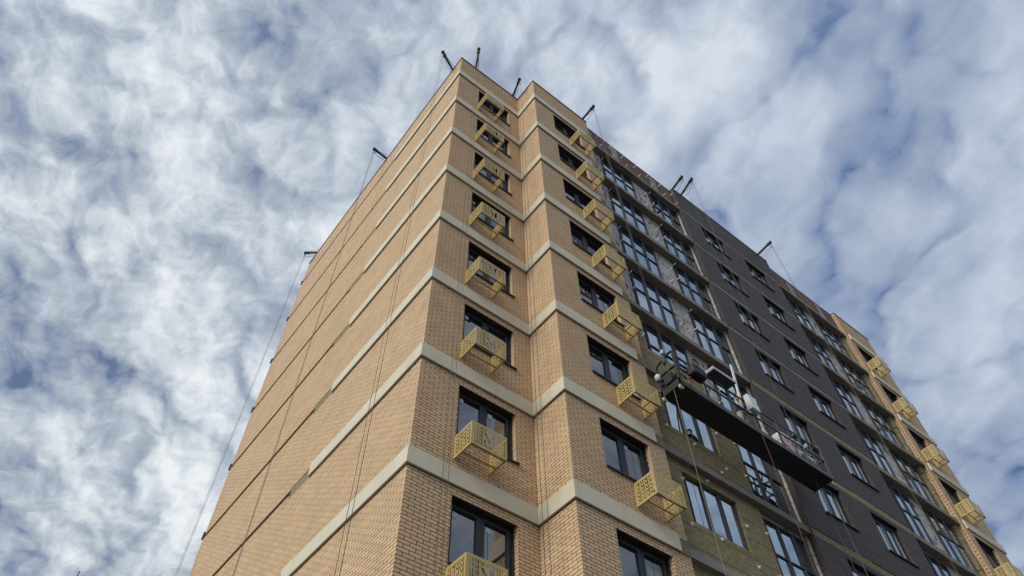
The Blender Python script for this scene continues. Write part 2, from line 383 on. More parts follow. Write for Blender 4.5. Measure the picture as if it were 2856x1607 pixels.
# -- strips showing in the gaps
for k in KB:
    s = MB(); s.box(0.012, 0.2, 5.0, 6.15, 3 * k + 0.02, 3 * k + 0.40); s.build('insulation_strip', M['insul'], B)
    s = MB(); s.box(0.045, 0.25, 6.16, YL - 0.04, 3 * k + 0.16, 3 * k + 0.285); s.build('slab_edge', M['concrete'], B)
    s = MB(); s.box(-0.045, 0.02, YL - 0.03, YL + 0.045, 3 * k + 0.16, 3 * k + 0.44); s.build('corner_angle', M['steel_black'], B)
    s = MB()
    if k < 4:
        x = X3 + 0.05
        while x < X4 - 0.06:                      # boards of different thickness butted end to end
            x2 = min(X4 - 0.05, x + rb.uniform(0.9, 1.5)); d = rb.uniform(0.004, 0.022)
            s.box(x, x2, Y + d, Y + 0.2, 3 * k + 0.05, 3 * k + 0.335 + rb.uniform(-0.012, 0.03)); x = x2
        s.build('insulation_strip', M['insul'], B)
    else:
        s.box(X3 + 0.05, X4 - 0.05, Y + 0.010, Y + 0.2, 3 * k + 0.12, 3 * k + 0.245); s.build('slab_edge', M['concrete'], B)
# -- belt courses
for k in KB:
    z0, z1, e = 3 * k, 3 * k + 0.41, 0.06
    s = MB()
    s.box(-e, 0.03, -e, 5.0, z0, z1); s.box(0.03, X1 - e, -e, 0.03, z0, z1, skip='l')
    s.box(X1 - e, X1 + 0.03, Y - e, -e, z0, z1); s.box(X1 - e, X1 + 0.03, -e, 0.03, z0, z1, skip='lf'); s.box(X1 + 0.03, X2 - 0.31, Y - e, Y + 0.03, z0, z1, skip='l')
    s.build('belt_course', M['band'], B)
    s = MB(); s.box(X5 + 0.28, X6 + e, Y - e, Y + 0.03, z0, z1); s.box(X6 + 0.02, X6 + e, Y + 0.03, -e, z0, z1, skip='f')
    s.build('belt_course', M['band'], B)
    s = MB(); s.box(X2 - 0.31, X2 + 0.01, Y - 0.012, Y + 0.02, z0 + 0.01, z1 - 0.03); s.build('insulation_strip', M['insul'], B)
    # dark strip standing in for the shadow line under the belt
    s = MB(); s.box(-0.012, 0.02, -0.012, 5.0, z0 - 0.022, z0 - 0.001); s.box(0.02, X1, -0.012, 0.02, z0 - 0.022, z0 - 0.001); s.box(X1 - 0.012, X1 + 0.02, Y - 0.012, -0.012, z0 - 0.022, z0 - 0.001); s.box(X1 + 0.02, X2 - 0.05, Y - 0.012, Y + 0.02, z0 - 0.022, z0 - 0.001)
    s.build('belt_shade_strip', M['flash'], B)
# -- raw block walls, ledges, parapets of the two unclad parts
YW = Y + 0.33
W1 = (7.19, 9.12); W2 = (10.20, 12.06); W3 = (19.56, 21.46); W4 = (22.48, 24.40)
ZL0, ZL1 = 0.10, 0.33           # ledge underside and top over 3k
def lhole(x, k): return (x[0], x[1], 3 * (k - 1) + ZL1, 3 * k - 0.05, 0.14)
for (xa, xb, wins) in ((X2, X3, (W1, W2)), (X4, X5, (W3, W4))):
    s = MB(); s.wall('y', YW, xa, xb, GZ, 3 * 7 + ZL0, [lhole(x, k) for x in wins for k in KS], -1)
    if xa == X2:
        s.wall('x', X3 - 0.004, Y + 0.19, YW, GZ, 21.1, [], -1)
    else:
        s.wall('x', X5 - 0.004, Y + 0.19, YW, GZ, 21.1, [], -1)
    for (pa, pb) in (((X2 + 0.05, 7.15), (9.16, 10.16)) if xa == X2 else ((21.5, 22.44), (24.44, 24.88))):   # open joints and chases in the raw blocks
        for i in range(140):
            x = rb.uniform(pa, pb - 0.12); z = rb.uniform(-1, 20.6)
            if rb.random() < 0.62: h, wd = rb.uniform(0.20, 0.32), rb.uniform(0.035, 0.07)
            else: h, wd = rb.uniform(0.02, 0.035), rb.uniform(0.15, 0.4)
            wd = min(wd, pb - x)
            s.face([(x, YW - 0.004, z), (x + wd, YW - 0.004, z - 0.01), (x + wd * 0.9, YW - 0.004, z + h), (x + wd * 0.1, YW - 0.004, z + h * 0.9)], 1)
    s.build('block_wall', [M['block'], M['chase']], B)
    for k in KB:
        s = MB(); x = xa + (0.0 if xa == X2 else 0.0)
        while x < xb - 0.01:                   # the shuttering left small steps along the ledge
            x2 = min(xb, x + rb.uniform(1.1, 2.2)); d = rb.uniform(0.0, 0.03)
            if xb - x2 < 0.5: x2 = xb
            s.box(x, x2, Y + 0.03 + d, YW + 0.2, 3 * k + ZL0 + rb.uniform(-0.01, 0.01), 3 * k + ZL1 + rb.uniform(-0.012, 0.012)); x = x2
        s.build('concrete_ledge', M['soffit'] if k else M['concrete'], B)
    s = MB(); s.wall('y', Y + 0.17, xa, xb, 21.30, ZR, [], -1); s.box(xa, xb, Y + 0.16, Y + 0.6, ZR - 0.03, ZR + 0.02, 2)
    for (a, b) in ((xa + 0.02, xa + 0.42), (xa + 1.62, xa + 2.06), (xb - 1.55, xb - 1.15)):
        s.box(a, b, Y + 0.158, Y + 0.18, 21.30, ZR - 0.031 - 0.35 * rb.random(), 1)
    s.build('parapet', [M['red_brick'], M['concrete'], M['flash']], B)
# -- mineral wool boards on the lower unclad part
def boards(name_holes, x0, x1, z0, z1, jag=True):
    s = MB(); s.wall('y', Y + 0.20, x0, x1, z0, z1, name_holes, -1)
    s.face([(x0, Y + 0.20, z1), (x1, Y + 0.20, z1), (x1, YW, z1), (x0, YW, z1)]); s.face([(x1, Y + 0.2, z0), (x1, YW, z0), (x1, YW, z1), (x1, Y + 0.2, z1)])
    zz = math.ceil(z0 / 0.6) * 0.6
    while zz < z1 - 0.05:                       # board joints
        xa = x0
        for h in sorted(name_holes) + [(x1, x1, zz - 1, zz + 1, 0)]:
            if h[2] < zz < h[3]:
                if h[0] - xa > 0.05: s.box(xa, h[0], Y + 0.196, Y + 0.205, zz - 0.006, zz + 0.004, 1)
                xa = h[1]
        zz += 0.6
    for i in range(int((x1 - x0) * (z1 - z0) * 2.2)):    # nicks and plug marks
        x = rb.uniform(x0, x1 - 0.08); z = rb.uniform(z0, z1 - 0.05)
        if any(h[0] - 0.1 < x < h[1] + 0.02 and h[2] - 0.05 < z < h[3] + 0.02 for h in name_holes): continue
        a = rb.uniform(0.02, 0.07); h = rb.uniform(0.012, 0.035)
        s.face([(x, Y + 0.196, z), (x + a, Y + 0.196, z + rb.uniform(-.01, .01)), (x + a * .7, Y + 0.196, z + h), (x + a * .2, Y + 0.196, z + h * .8)], 1)
    s.build('insulation_board', [M['insul'], M['ink']], B)
for k in (0, 1):
    boards([(7.09, 9.10, 3 * k + 1.36, 3 * k + 2.84, 0.13)], X2, 10.10, 3 * k + ZL1, 3 * k + 3 + ZL0)
boards([(7.09, 9.10, -1.64, -0.16, 0.13)], X2, 10.1, -3 + ZL1, ZL0)
boards([(7.09, 9.10, -4.64, -3.16, 0.13)], X2, 10.1, -6 + ZL1, -3 + ZL0)
boards([], X2, 9.35, 6 + ZL1, 7.42); boards([], X2, 6.95, 7.42, 8.05)
# aerated-block/wool packing at the far toothed corner
for k in range(-2, 7):
    z = 3 * k + 0.4; s = MB()
    while z < 3 * k + 2.9:
        h = rb.uniform(0.3, 0.7); s.box(X5 - 0.30 + rb.uniform(-.03, .03), X5 - 0.06, Y + 0.17 + rb.uniform(0, .03), YW + 0.02, z, min(z + h, 3 * k + 3.05)); z += h
    s.build('insulation_board', M['insul'], B)
# -- copings and roof
s = MB(); t0, t1 = ZR, ZR + 0.045
s.box(-0.03, 0.45, -0.03, YL + 0.03, t0, t1); s.box(0.45, X1 - 0.03, -0.03, 0.45, t0, t1); s.box(X1 - 0.03, X2 + 0.03, Y - 0.03, Y + 0.45, t0, t1); s.box(X1 - 0.03, X1 + 0.45, Y + 0.45, 0.45, t0, t1)
s.build('coping', M['flash'], B); s = MB()
s.box(X5 - 0.02, X6 + 0.03, Y - 0.03, Y + 0.45, t0, t1); s.box(X6 - 0.4, X6 + 0.03, Y + 0.45, 0.45, t0, t1); s.box(X6 + 0.03, X7 + 0.03, -0.03, 0.45, t0, t1)
s.build('coping', M['flash'], B); s = MB(); s.box(X3 - 0.02, X4 + 0.02, Y - 0.02, Y + 0.45, t0 + 0.05, t1 + 0.04)
s.build('coping', M['flash'], B)
s = MB(); s.box(0.02, X7 - 0.02, 0.42, YL - 0.02, 22.3, 22.5); s.box(X1 + 0.02, X6 - 0.02, Y + 0.42, 0.42, 22.3, 22.5, skip='k'); s.build('roof', M['roofing'], B)

# -- windows (local origin: lower left corner of the opening on the wall face, +y inwards)
def tan_window(W, H, face, glass, name, dark=False):
    f = MB()
    d0 = 0.125 if not dark else 0.122
    # lining of the opening behind the brick
    f.box(-0.01, 0.035, d0, face + 0.09, 0, H, 1); f.box(W - 0.035, W + 0.01, d0, face + 0.09, 0, H, 1); f.box(0.035, W - 0.035, 0.012 if not dark else 0.02, face + 0.09, H - 0.02, H + 0.006, 1)
    f.box(0.035, W - 0.035, d0, face + 0.09, -0.02, 0.02, 1)
    def rect(x0, x1, z0, z1, b, y0, y1, mi=0):
        f.box(x0, x0 + b, y0, y1, z0, z1, mi); f.box(x1 - b, x1, y0, y1, z0, z1, mi); f.box(x0 + b, x1 - b, y0, y1, z0, z0 + b, mi); f.box(x0 + b, x1 - b, y0, y1, z1 - b, z1, mi)
    a, b = 0.035, W - 0.035; c = W / 2; top = H - 0.02
    rect(a, b, 0.02, top, 0.05, face, face + 0.07)
    f.box(c - 0.035, c + 0.035, face - 0.004, face + 0.07, 0.07, top - 0.05, 2)
    for (x0, x1) in ((a + 0.05, c - 0.035), (c + 0.035, b - 0.05)):
        rect(x0, x1, 0.07, top - 0.05, 0.055, face - 0.012, face + 0.06, 2 if not dark else 0)
        rect(x0 + 0.055, x1 - 0.055, 0.125, top - 0.105, 0.008, face + 0.004, face + 0.02, 3)
    fm = f.mesh(name, [M['frame'], M['lining'], M['mullion'], M['lightbead'] if dark else M['mullion']])
    g_ = MB()
    for (x0, x1) in ((a + 0.105, c - 0.09), (c + 0.09, b - 0.105)):
        g_.face([(x0, glass, 0.12), (x1, glass, 0.12), (x1, glass, top - 0.1), (x0, glass, top - 0.1)])
    gm = g_.mesh('glass', M['glass'])
    s_ = MB(); s_.box(-0.005, W + 0.05, -0.05, d0, -0.022, -0.001); s_.box(-0.005, W + 0.05, -0.053, -0.047, -0.045, -0.001); s_.box(W + 0.045, W + 0.055, -0.05, 0.01, -0.03, 0.02)
    sm = s_.mesh('sill', M['lining'])
    return fm, gm, sm
tw = tan_window(1.58, 1.44, 0.175, 0.20, 'window')
tw3 = tan_window(1.56, 1.44, 0.175, 0.20, 'window')
dw = tan_window(1.53, 1.47, 0.13, 0.155, 'window', True)
dw_glass = dw[1]; dw_glass.materials[0] = M['glass_tint']
def sticker_mesh(spots):
    s_ = MB()
    for (x, z, a, b) in spots: s_.box(x, x + a, 0.190, 0.1985, z, z + b)
    return s_.mesh('sticker', M['sticker'])
st_mesh = [sticker_mesh([(0.16, 1.12, 0.10, 0.13)]), sticker_mesh([(0.93, 1.12, 0.13, 0.12)]), sticker_mesh([(0.92, 1.10, 0.10, 0.12)])]
for k in KS:
    for i, x in enumerate(TW):
        mm = tw if i < 2 else tw3
        kids = [('glass', mm[1]), ('sill', mm[2])]
        if i == 0 and k in (0, 1): kids += [('sticker', st_mesh[0]), ('sticker', st_mesh[1])]
        if i == 0 and k in (2, 4): kids.append(('sticker', st_mesh[0]))
        if i == 1 and k in (-1, 1, 2, 3): kids.append(('sticker', st_mesh[2 if k > 0 else 0]))
        place(mm[0], 'window', (x[0], (0.0 if i == 0 else Y), 3 * k - 1.65), B, kids)
    for x in DW:
        place(dw[0], 'window', (x[0], Y, 3 * k - 1.59), B, [('glass', dw_glass), ('sill', dw[2])])

def loggia_window(W, H, cols, tr, name):
    f = MB(); y0, y1 = -0.06, 0.03
    def rect(x0, x1, z0, z1, b, ya, yb, mi=0):
        f.box(x0, x0 + b, ya, yb, z0, z1, mi); f.box(x1 - b, x1, ya, yb, z0, z1, mi); f.box(x0 + b, x1 - b, ya, yb, z0, z0 + b, mi); f.box(x0 + b, x1 - b, ya, yb, z1 - b, z1, mi)
    rect(0, W, 0, H, 0.04, y0, y1); g_ = MB(); cw = W / cols
    for c in range(cols):
        a = max(c * cw, 0.04) + (0.024 if c else 0); b = min((c + 1) * cw, W - 0.04) - (0.024 if c < cols - 1 else 0)
        if c: f.box(c * cw - 0.024, c * cw + 0.024, y0 - 0.006, y1, 0.04, H - 0.04, 1)
        rect(a, b, 0.04, H - 0.04, 0.030, y0 - 0.010, y1 - 0.01, 1 if c else 0)
        f.box(a + 0.030, b - 0.030, y0 - 0.008, y1 - 0.02, tr - 0.024, tr + 0.024, 0)
        for (za, zb) in ((0.068, tr - 0.022), (tr + 0.022, H - 0.068)):
            t_ = rb.uniform(-0.004, 0.004)
            g_.face([(a + 0.028, -0.034 + t_, za), (b - 0.028, -0.034 - t_, za), (b - 0.028, -0.034 - t_, zb), (a + 0.028, -0.034 + t_, zb)])
    return f.mesh(name, [M['frame'], M['mullion']]), g_.mesh('glass', M['glass_tint'])
HL = 3.0 - 0.05 - ZL1
lw_plain = loggia_window(W1[1] - W1[0], HL, 3, 0.92, 'window')
lw = [loggia_window(x[1] - x[0], HL, 3, 1.53, 'window') for x in (W1, W2, W3, W4)]
for k in KS:
    for x, mm in zip((W1, W2, W3, W4), lw):
        if x is W1 and k < 3: mm = lw_plain
        place(mm[0], 'window', (x[0], YW, 3 * (k - 1) + ZL1), B, [('glass', mm[1])])
# closing wall behind the window openings so that nothing shows through the slits
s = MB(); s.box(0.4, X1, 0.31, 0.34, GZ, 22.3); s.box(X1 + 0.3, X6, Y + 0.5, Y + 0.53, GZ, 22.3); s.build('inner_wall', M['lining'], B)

# -- golden perforated baskets for air conditioners
BW, BH, BD = 0.87, 0.60, 0.60
def letter(x, z, w, h):
    P = lambda q: [(x + a * w, z + b * h) for a, b in q]
    return [P([(0.0, 1.0), (0.29, 0.92), (0.64, 0.33), (0.48, 0.0)]), P([(0.69, 0.0), (1.0, 0.0), (1.0, 1.0), (0.69, 1.0)]), P([(0.0, 0.0), (0.20, 0.0), (0.20, 0.21), (0.0, 0.21)])]
def panel(W, H, cols, big):
    cu = bpy.data.curves.new('panel', 'CURVE'); cu.dimensions = '2D'; cu.fill_mode = 'BOTH'; cu.extrude = 0.002
    loops = [[(0, 0), (W, 0), (W, H), (0, H)]]
    mx, mz = 0.045, 0.05; pw = (W - 2 * mx) / cols; ph = (H - 2 * mz) / 5
    for c in range(cols):
        for r in range(5):
            if big and 2 <= c <= 4 and 1 <= r <= 3: continue
            loops += letter(mx + c * pw + pw * 0.08, mz + r * ph + ph * 0.07, pw * 0.84, ph * 0.86)
    if big: loops += letter(mx + 2.2 * pw, mz + 1.15 * ph, pw * 2.5, ph * 2.7)
    for lp in loops:
        sp = cu.splines.new('POLY'); sp.points.add(len(lp) - 1); sp.use_cyclic_u = True
        for p, (a, b) in zip(sp.points, lp): p.co = (a, b, 0, 1)
    ob = bpy.data.objects.new('tmp', cu); COL.objects.link(ob)
    dg = bpy.context.evaluated_depsgraph_get()
    me = bpy.data.meshes.new_from_object(ob.evaluated_get(dg)); bpy.data.objects.remove(ob)
    return me
fp = panel(BW, BH, 7, True); fp.transform(Matrix.Translation((0, -BD, 0)) @ Matrix.Rotation(R(90), 4, 'X'))
sp_ = panel(BD - 0.01, BH, 4, False); sp_.transform(Matrix.Rotation(R(-90), 4, 'Z') @ Matrix.Rotation(R(90), 4, 'X'))
sp_l = sp_.copy(); sp_r = sp_.copy(); sp_r.transform(Matrix.Translation((BW, 0, 0)))
for me, nm in ((fp, 'front_panel'), (sp_l, 'side_panel'), (sp_r, 'side_panel')):
    me.name = nm; me.materials.clear(); me.materials.append(M['gold'])
t_ = 0.028; brackets = []
for x in (0.016, BW - 0.016):
    f = MB(); f.bar((x, -0.005, 0.014), (x, -BD + 0.01, 0.014), t_, t_); f.bar((x, -0.012, 0.02), (x, -0.012, BH - 0.005), 0.02); brackets.append(('bracket', f.mesh('bracket', M['gold_dark'])))
for y in (-BD + 0.05, -0.26):
    f = MB(); f.bar((0.03, y, 0.014), (BW - 0.03, y, 0.014), t_, t_); brackets.append(('bottom_rail', f.mesh('bottom_rail', M['gold_dark'])))
f = MB(); f.bar((BW * 0.62, -BD + 0.06, 0.014), (BW * 0.62, -0.27, 0.014), 0.022); cross_me = f.mesh('cross_bar', M['gold_dark'])
for k in KS:
    for i, (x, y) in enumerate(((1.00, 0.0), (4.94, Y), (25.40, Y))):
        kids = [('side_panel', sp_l), ('side_panel', sp_r)] + brackets
        if i: kids.append(('cross_bar', cross_me))
        place(fp, 'window_basket', (x, y, 3 * k - 2.37), B, kids)

# -- pale fixing clips sticking out of the raw walls
clip_stick = MB().box(-0.007, 0.007, -0.19, 0.0, -0.020, 0.020).mesh('fixing_clip', M['clip'])
clip_pad = MB().box(-0.04, 0.04, -0.02, 0.0, -0.04, 0.04).box(-0.014, 0.014, -0.06, -0.02, -0.014, 0.014).mesh('fixing_clip', M['clip'])
clip_grey = MB().box(-0.010, 0.010, -0.12, 0.0, -0.004, 0.004).box(-0.004, 0.004, -0.12, -0.112, -0.05, 0.03).mesh('fixing_clip', M['concrete'])
n_clip = 0
for i in range(7):
    for z in (21.60, 22.45):
        place(clip_stick, 'fixing_clip', (X2 + 0.75 + i * 0.82 - (0.1 if z > 22 else 0), Y + 0.17, z), B)
for i in range(6):
    place(clip_grey, 'fixing_clip', (X2 + 0.5 + i * 0.95, Y + 0.25, ZR + 0.03), B)
for k in (4, 5, 6, 7):
    for x, z in ((9.62, 1.2), (9.80, 2.2), (10.16, 2.75), (10.15, 1.8), (7.15, 2.6), (7.13, 1.7)):
        place(clip_stick, 'fixing_clip', (x, YW, 3 * (k - 1) + z + rb.uniform(-.1, .1)), B)
for x, z in ((9.45, 7.9), (10.16, 8.5), (10.15, 7.6), (9.9, 6.9), (9.3, 10.4), (6.75, 7.75)):
    place(clip_stick, 'fixing_clip', (x, YW if z > 8.2 else Y + 0.2, z), B)
for k in (0, 1):
    for x, z in ((7.02, 2.55), (6.98, 1.25), (8.0, 1.2), (8.05, 3.05), (9.25, 2.2), (9.15, 0.95), (10.0, 2.3), (10.02, 1.1), (8.9, 0.62), (6.6, 0.7)):
        place(clip_pad, 'fixing_clip', (x + rb.uniform(-.05, .05), Y + 0.2, 3 * k + z + rb.uniform(-.06, .06)), B)

# ------------------------------------------------------------------ roof beams and their ropes
def beam(foot, tip, label, ropes, slack=True):
    zb = 23.27
    f = Vector((*foot, zb)); t = Vector((*tip, zb)); d = (t - f).normalized(); back = f - d * 2.6; side = Vector((-d.y, d.x, 0))
    o = empty('suspension_beam', (back.x, back.y, 22.5), label, 'roof beam', 'suspension beams along the roof edge')
    m = MB(); m.bar(back, t, 0.075, 0.10); m.bar(t - d * 0.30, t + d * 0.005, 0.095, 0.125); m.build('beam', M['steel_black'], o)
    m = MB(); m.bar(f - d * 0.7 + side * 0.25 + Vector((0, 0, -0.77)), f - d * 0.7 + Vector((0, 0, -0.05)), 0.06); m.bar(f - d * 0.7 - side * 0.25 + Vector((0, 0, -0.77)), f - d * 0.7 + Vector((0, 0, -0.05)), 0.06)
    m.bar(back + Vector((0, 0, -0.77)), back, 0.08); m.box(back.x - 0.3, back.x + 0.3, back.y - 0.3, back.y + 0.3, 22.5, 22.85); m.build('stand', M['steel_black'], o)
    m = MB()
    for q in (0.06, 0.2):
        c = t - d * q; m.bar(c - side * 0.075, c + side * 0.075, 0.03, 0.14)
        m.tube([c - side * 0.07 + Vector((0, 0, -0.08)), c - side * 0.07 + Vector((0, 0, -0.13))], 0.018, 6)
    m.build('end_clamp', M['steel_grey'], o)
    h = t - d * 0.08
    m = MB(); m.tube([h + Vector((0, 0, -0.05)), h + Vector((0, 0, -0.17))], 0.02, 6); m.tube([h + Vector((0, 0, -0.17)), h + side * 0.03 + Vector((0, 0, -0.22)), h + Vector((0, 0, -0.28))], 0.018, 6)
    m.build('shackle', M['steel_black'], o)
    m = MB(); m.tube([t - d * 0.25 + Vector((0, 0, 0.06)), t - d * 0.5 + side * 0.05 + Vector((0, 0, 0.12)), f - d * 0.2 + side * 0.12 + Vector((0, 0, 0.12)), f - d * 1.5 + Vector((0, 0, 0.08))], 0.010, 6)
    if slack:
        for e, sg in ((0.14, 1), (0.07, -1)):
            p0 = h + Vector((0, 0, -0.30)); p1 = f + side * 0.10 * sg - d * 0.05 + Vector((0, 0, -0.02))
            m.tube([p0.lerp(p1, q / 8) + Vector((0, 0, -e * 2.2 * math.sin(math.pi * q / 8))) for q in range(9)], 0.008, 5)
    m.build('stay_cable', M['rope'], o)
    for (dx, dy, end) in ropes:
        m = MB(); p0 = h + side * dx + d * dy + Vector((0, 0, -0.27)); p1 = Vector(end) if len(end) == 3 else Vector((p0.x, p0.y, end[0]))
        m.tube([p0, p0.lerp(p1, 0.5), p1], 0.0062, 5)
        m.tube([p0 + (p1 - p0).normalized() * 0.12, p0 + (p1 - p0).normalized() * 0.2], 0.016, 5); m.build('rope', M['rope'], o)
    return o
HL_, HR_ = (6.50, -1.74, 5.72), (12.55, -1.74, 5.72)
gr = lambda: (GZ + 0.01,)
beam((-0.02, 0.72), (-0.85, 0.32), 'black roof beam slanting left from the sharp brick corner with paired ropes down the long blank wall', [(-0.05, 0.0, gr()), (0.05, 0.0, gr())])
beam((0.80, 0.06), (0.36, -0.79), 'upright looking black roof beam just right of the sharp brick corner above the top left window', [(-0.05, 0.0, gr()), (0.05, 0.0, gr())])
beam((-0.01, 6.25), (-0.80, 6.18), 'black roof beam half way along the blank left wall with ropes crossing its parapet', [(-0.03, 0, gr()), (0.03, 0, gr())])
beam((-0.10, 13.16), (-0.52, 13.50), 'black roof beam at the far left end of the blank wall, ropes hanging clear against the sky', [(-0.05, 0, gr()), (0.05, 0, gr())])
beam((2.91, 0.07), (2.64, -0.82), 'black roof beam in the notch where the two sand brick faces meet', [(-0.06, 0, gr()), (0.06, 0, gr())])
beam((6.18, -1.09), (6.17, -1.93), 'black roof beam above the right end of the second sand brick bay carrying the work platform', [(-0.04, 0, HL_), (0.04, 0.0, (6.50, -1.80, 5.72))])
beam((12.20, -1.00), (12.06, -1.89), 'left one of the close pair of black roof beams where red brick parapet meets charcoal brick', [(0.0, 0, gr())])
beam((12.79, -1.04), (12.53, -2.10), 'right one of the close pair of black roof beams at the start of the charcoal brick', [(-0.05, 0, HR_), (0.05, 0.0, (12.55, -1.80, 5.72))])
beam((18.62, -1.06), (18.54, -2.06), 'lone black roof beam above the far end of the charcoal brick wall', [(-0.05, 0, gr()), (0.05, 0, gr())])

# ------------------------------------------------------------------ suspended work platform
PX0, PX1, PI, PO, PZ = 6.42, 12.62, -1.40, -2.08, 4.56
P = empty('work_platform', ((PX0 + PX1) / 2, (PI + PO) / 2, PZ), 'long black suspended work platform with railings hanging in front of the unclad facade', 'work platform')
m = MB(); m.box(PX0, PX1, PO + 0.03, PI - 0.03, PZ, PZ + 0.05); m.build('deck', M['deck'], P)
for y0, y1 in ((PO, PO + 0.03), (PI - 0.03, PI)): m = MB(); m.box(PX0, PX1, y0, y1, PZ - 0.005, PZ + 0.15); m.build('toe_board', M['steel_grey'], P)
for x0, x1 in ((PX0 - 0.03, PX0), (PX1, PX1 + 0.03)): m = MB(); m.box(x0, x1, PO, PI, PZ - 0.005, PZ + 0.22); m.build('end_board', M['steel_black'] if x0 < 8 else M['steel_grey'], P)
for (y, top) in ((PO + 0.02, 5.68), (PI - 0.02, 5.36)):
    m = MB(); m.bar((PX0, y, top), (PX1, y, top), 0.045); m.bar((PX0, y, (PZ + 0.15 + top) / 2 + 0.04), (PX1, y, (PZ + 0.15 + top) / 2 + 0.04), 0.04)
    xs = [PX0 + 0.02, 7.5, 8.5, 9.55, 10.55, 11.6, PX1 - 0.02]
    for x in xs: m.bar((x, y, PZ + 0.14), (x, y, top - 0.02), 0.045 if x not in (xs[0], xs[-1]) else 0.055)
    if y < -1.8:
        for x in (8.02, 10.0, 11.1, 12.1): m.bar((x, y, PZ + 0.14), (x, y, top - 0.02), 0.028)
    m.build('railing', M['steel_grey'], P)
for x, s_ in ((PX0, -1), (PX1, 1)):
    m = MB()
    m.bar((x, PO + 0.02, PZ), (x, PO + 0.02, 5.82), 0.07, 0.06); m.bar((x, PI - 0.02, PZ), (x, PI - 0.02, 5.38), 0.06)
    pts = [(x, PI - 0.02, 5.36), (x, PI - 0.02, 5.62), (x, PI - 0.07, 5.72), (x, PI - 0.16, 5.76), (x, PO + 0.16, 5.86), (x, PO + 0.06, 5.86), (x, PO + 0.02, 5.80)]
    m.tube(pts, 0.032, 8)
    m.bar((x, PO + 0.02, 5.30), (x, PI - 0.02, 5.30), 0.05); m.bar((x, PO + 0.02, 4.98), (x, PI - 0.02, 4.98), 0.04)
    m.build('end_frame', M['steel_grey'] if s_ > 0 else M['steel_black'], P)
    m = MB(); m.box(x - 0.05, x + 0.05, -1.80, -1.68, 5.62, 5.84); m.tube([(x, -1.74, 5.55), (x, -1.74, 5.98)], 0.03, 8); m.build('rope_lock', M['steel_grey'], P)
    m = MB(); m.bar((x - 0.03, -1.74, 5.98), (x + 0.01, -1.74, 6.16), 0.09, 0.05); m.build('rope_hook', M['aluminium'], P)
    m = MB(); m.box(x + 0.06 * -s_ - 0.13, x + 0.06 * -s_ + 0.13, -1.87, -1.62, 4.82, 5.14); m.tube([(x - s_ * 0.06, -1.92, 4.98), (x - s_ * 0.06, -1.57, 4.98)], 0.08, 12); m.build('hoist', M['steel_black'], P)
    for y in (PO + 0.05, PI - 0.05):
        m = MB(); m.tube([(x + s_ * 0.01, y - 0.03, PZ - 0.10), (x + s_ * 0.01, y + 0.03, PZ - 0.10)], 0.075, 14); m.build('wheel', M['rubber'], P)
        m = MB(); m.box(x - 0.035, x + 0.035, y - 0.045, y + 0.045, PZ - 0.035, PZ - 0.004); m.bar((x, y - 0.04, PZ - 0.02), (x, y - 0.04, PZ - 0.12), 0.012, 0.03); m.build('castor_fork', M['steel_black'], P)
# ropes hanging on below the platform, cable looped on the hoist box
m = MB(); m.tube([(6.40, -1.80, 5.6), (6.41, -1.80, -2), (6.42, -1.80, GZ + 0.01)], 0.007, 6); tag(m.build('rope', M['rope_pale']), 'pale tail rope dropping from the left end of the work platform past the olive boards', 'rope', None)
m = MB(); m.tube([(9.36, -2.11, 5.15), (9.40, -2.12, 4.8), (9.42, -2.12, 4.2), (9.43, -2.12, -3), (9.45, -2.12, GZ + 0.01)], 0.008, 6); tag(m.build('rope', M['rope_red']), 'reddish rope dropping from the middle of the work platform past the loggia windows', 'rope', None)
m = MB(); m.tube([(12.55, -1.85, 5.6), (12.56, -1.85, -2), (12.56, -1.85, GZ + 0.01)], 0.010, 6); tag(m.build('rope', M['rope']), 'dark tail rope below the right end of the work platform over the charcoal brick', 'rope', None)

def ico(bm_mat, c, r, squash=(1, 1, 1), jit=0.0, seed=0, sub=2):
    bm = bmesh.new(); bmesh.ops.create_icosphere(bm, subdivisions=sub, radius=1.0); rr = random.Random(seed)
    for v in bm.verts:
        q = 1 + rr.uniform(-jit, jit); v.co = Vector((v.co.x * squash[0] * r * q + c[0], v.co.y * squash[1] * r * q + c[1], v.co.z * squash[2] * r * q + c[2]))
    return bm
def from_bm(bm, name, mats, parent=None, smooth=True, loc=None):
    me = bpy.data.meshes.new(name)
    if loc: bmesh.ops.translate(bm, verts=bm.verts, vec=-Vector(loc))
    bm.to_mesh(me); bm.free()
    for mt in (mats if isinstance(mats, (list, tuple)) else [mats]): me.materials.append(mt)
    if smooth: me.polygons.foreach_set('use_smooth', [True] * len(me.polygons))
    o = bpy.data.objects.new(name, me); COL.objects.link(o)
    if loc: o.location = loc
    if parent: par(o, parent)
    return o
def soft_box(x0, x1, y0, y1, z0, z1, bev, jit=0.0, seed=0, bulge=0.0):
    bm = bmesh.new(); bmesh.ops.create_cube(bm, size=1.0)
    bmesh.ops.subdivide_edges(bm, edges=bm.edges[:], cuts=4, use_grid_fill=True); rr = random.Random(seed)
    c = Vector(((x0 + x1) / 2, (y0 + y1) / 2, (z0 + z1) / 2)); s = Vector((x1 - x0, y1 - y0, z1 - z0))
    for v in bm.verts:
        p = v.co.copy(); n = 5.0
        L = (abs(2 * p.x) ** n + abs(2 * p.y) ** n + abs(2 * p.z) ** n) ** (1 / n)
        p = p.lerp(p / L, bev)
        v.co = Vector((p.x * s.x, p.y * s.y, p.z * s.z)) + c + Vector([rr.uniform(-jit, jit) for _ in range(3)])
    return bm

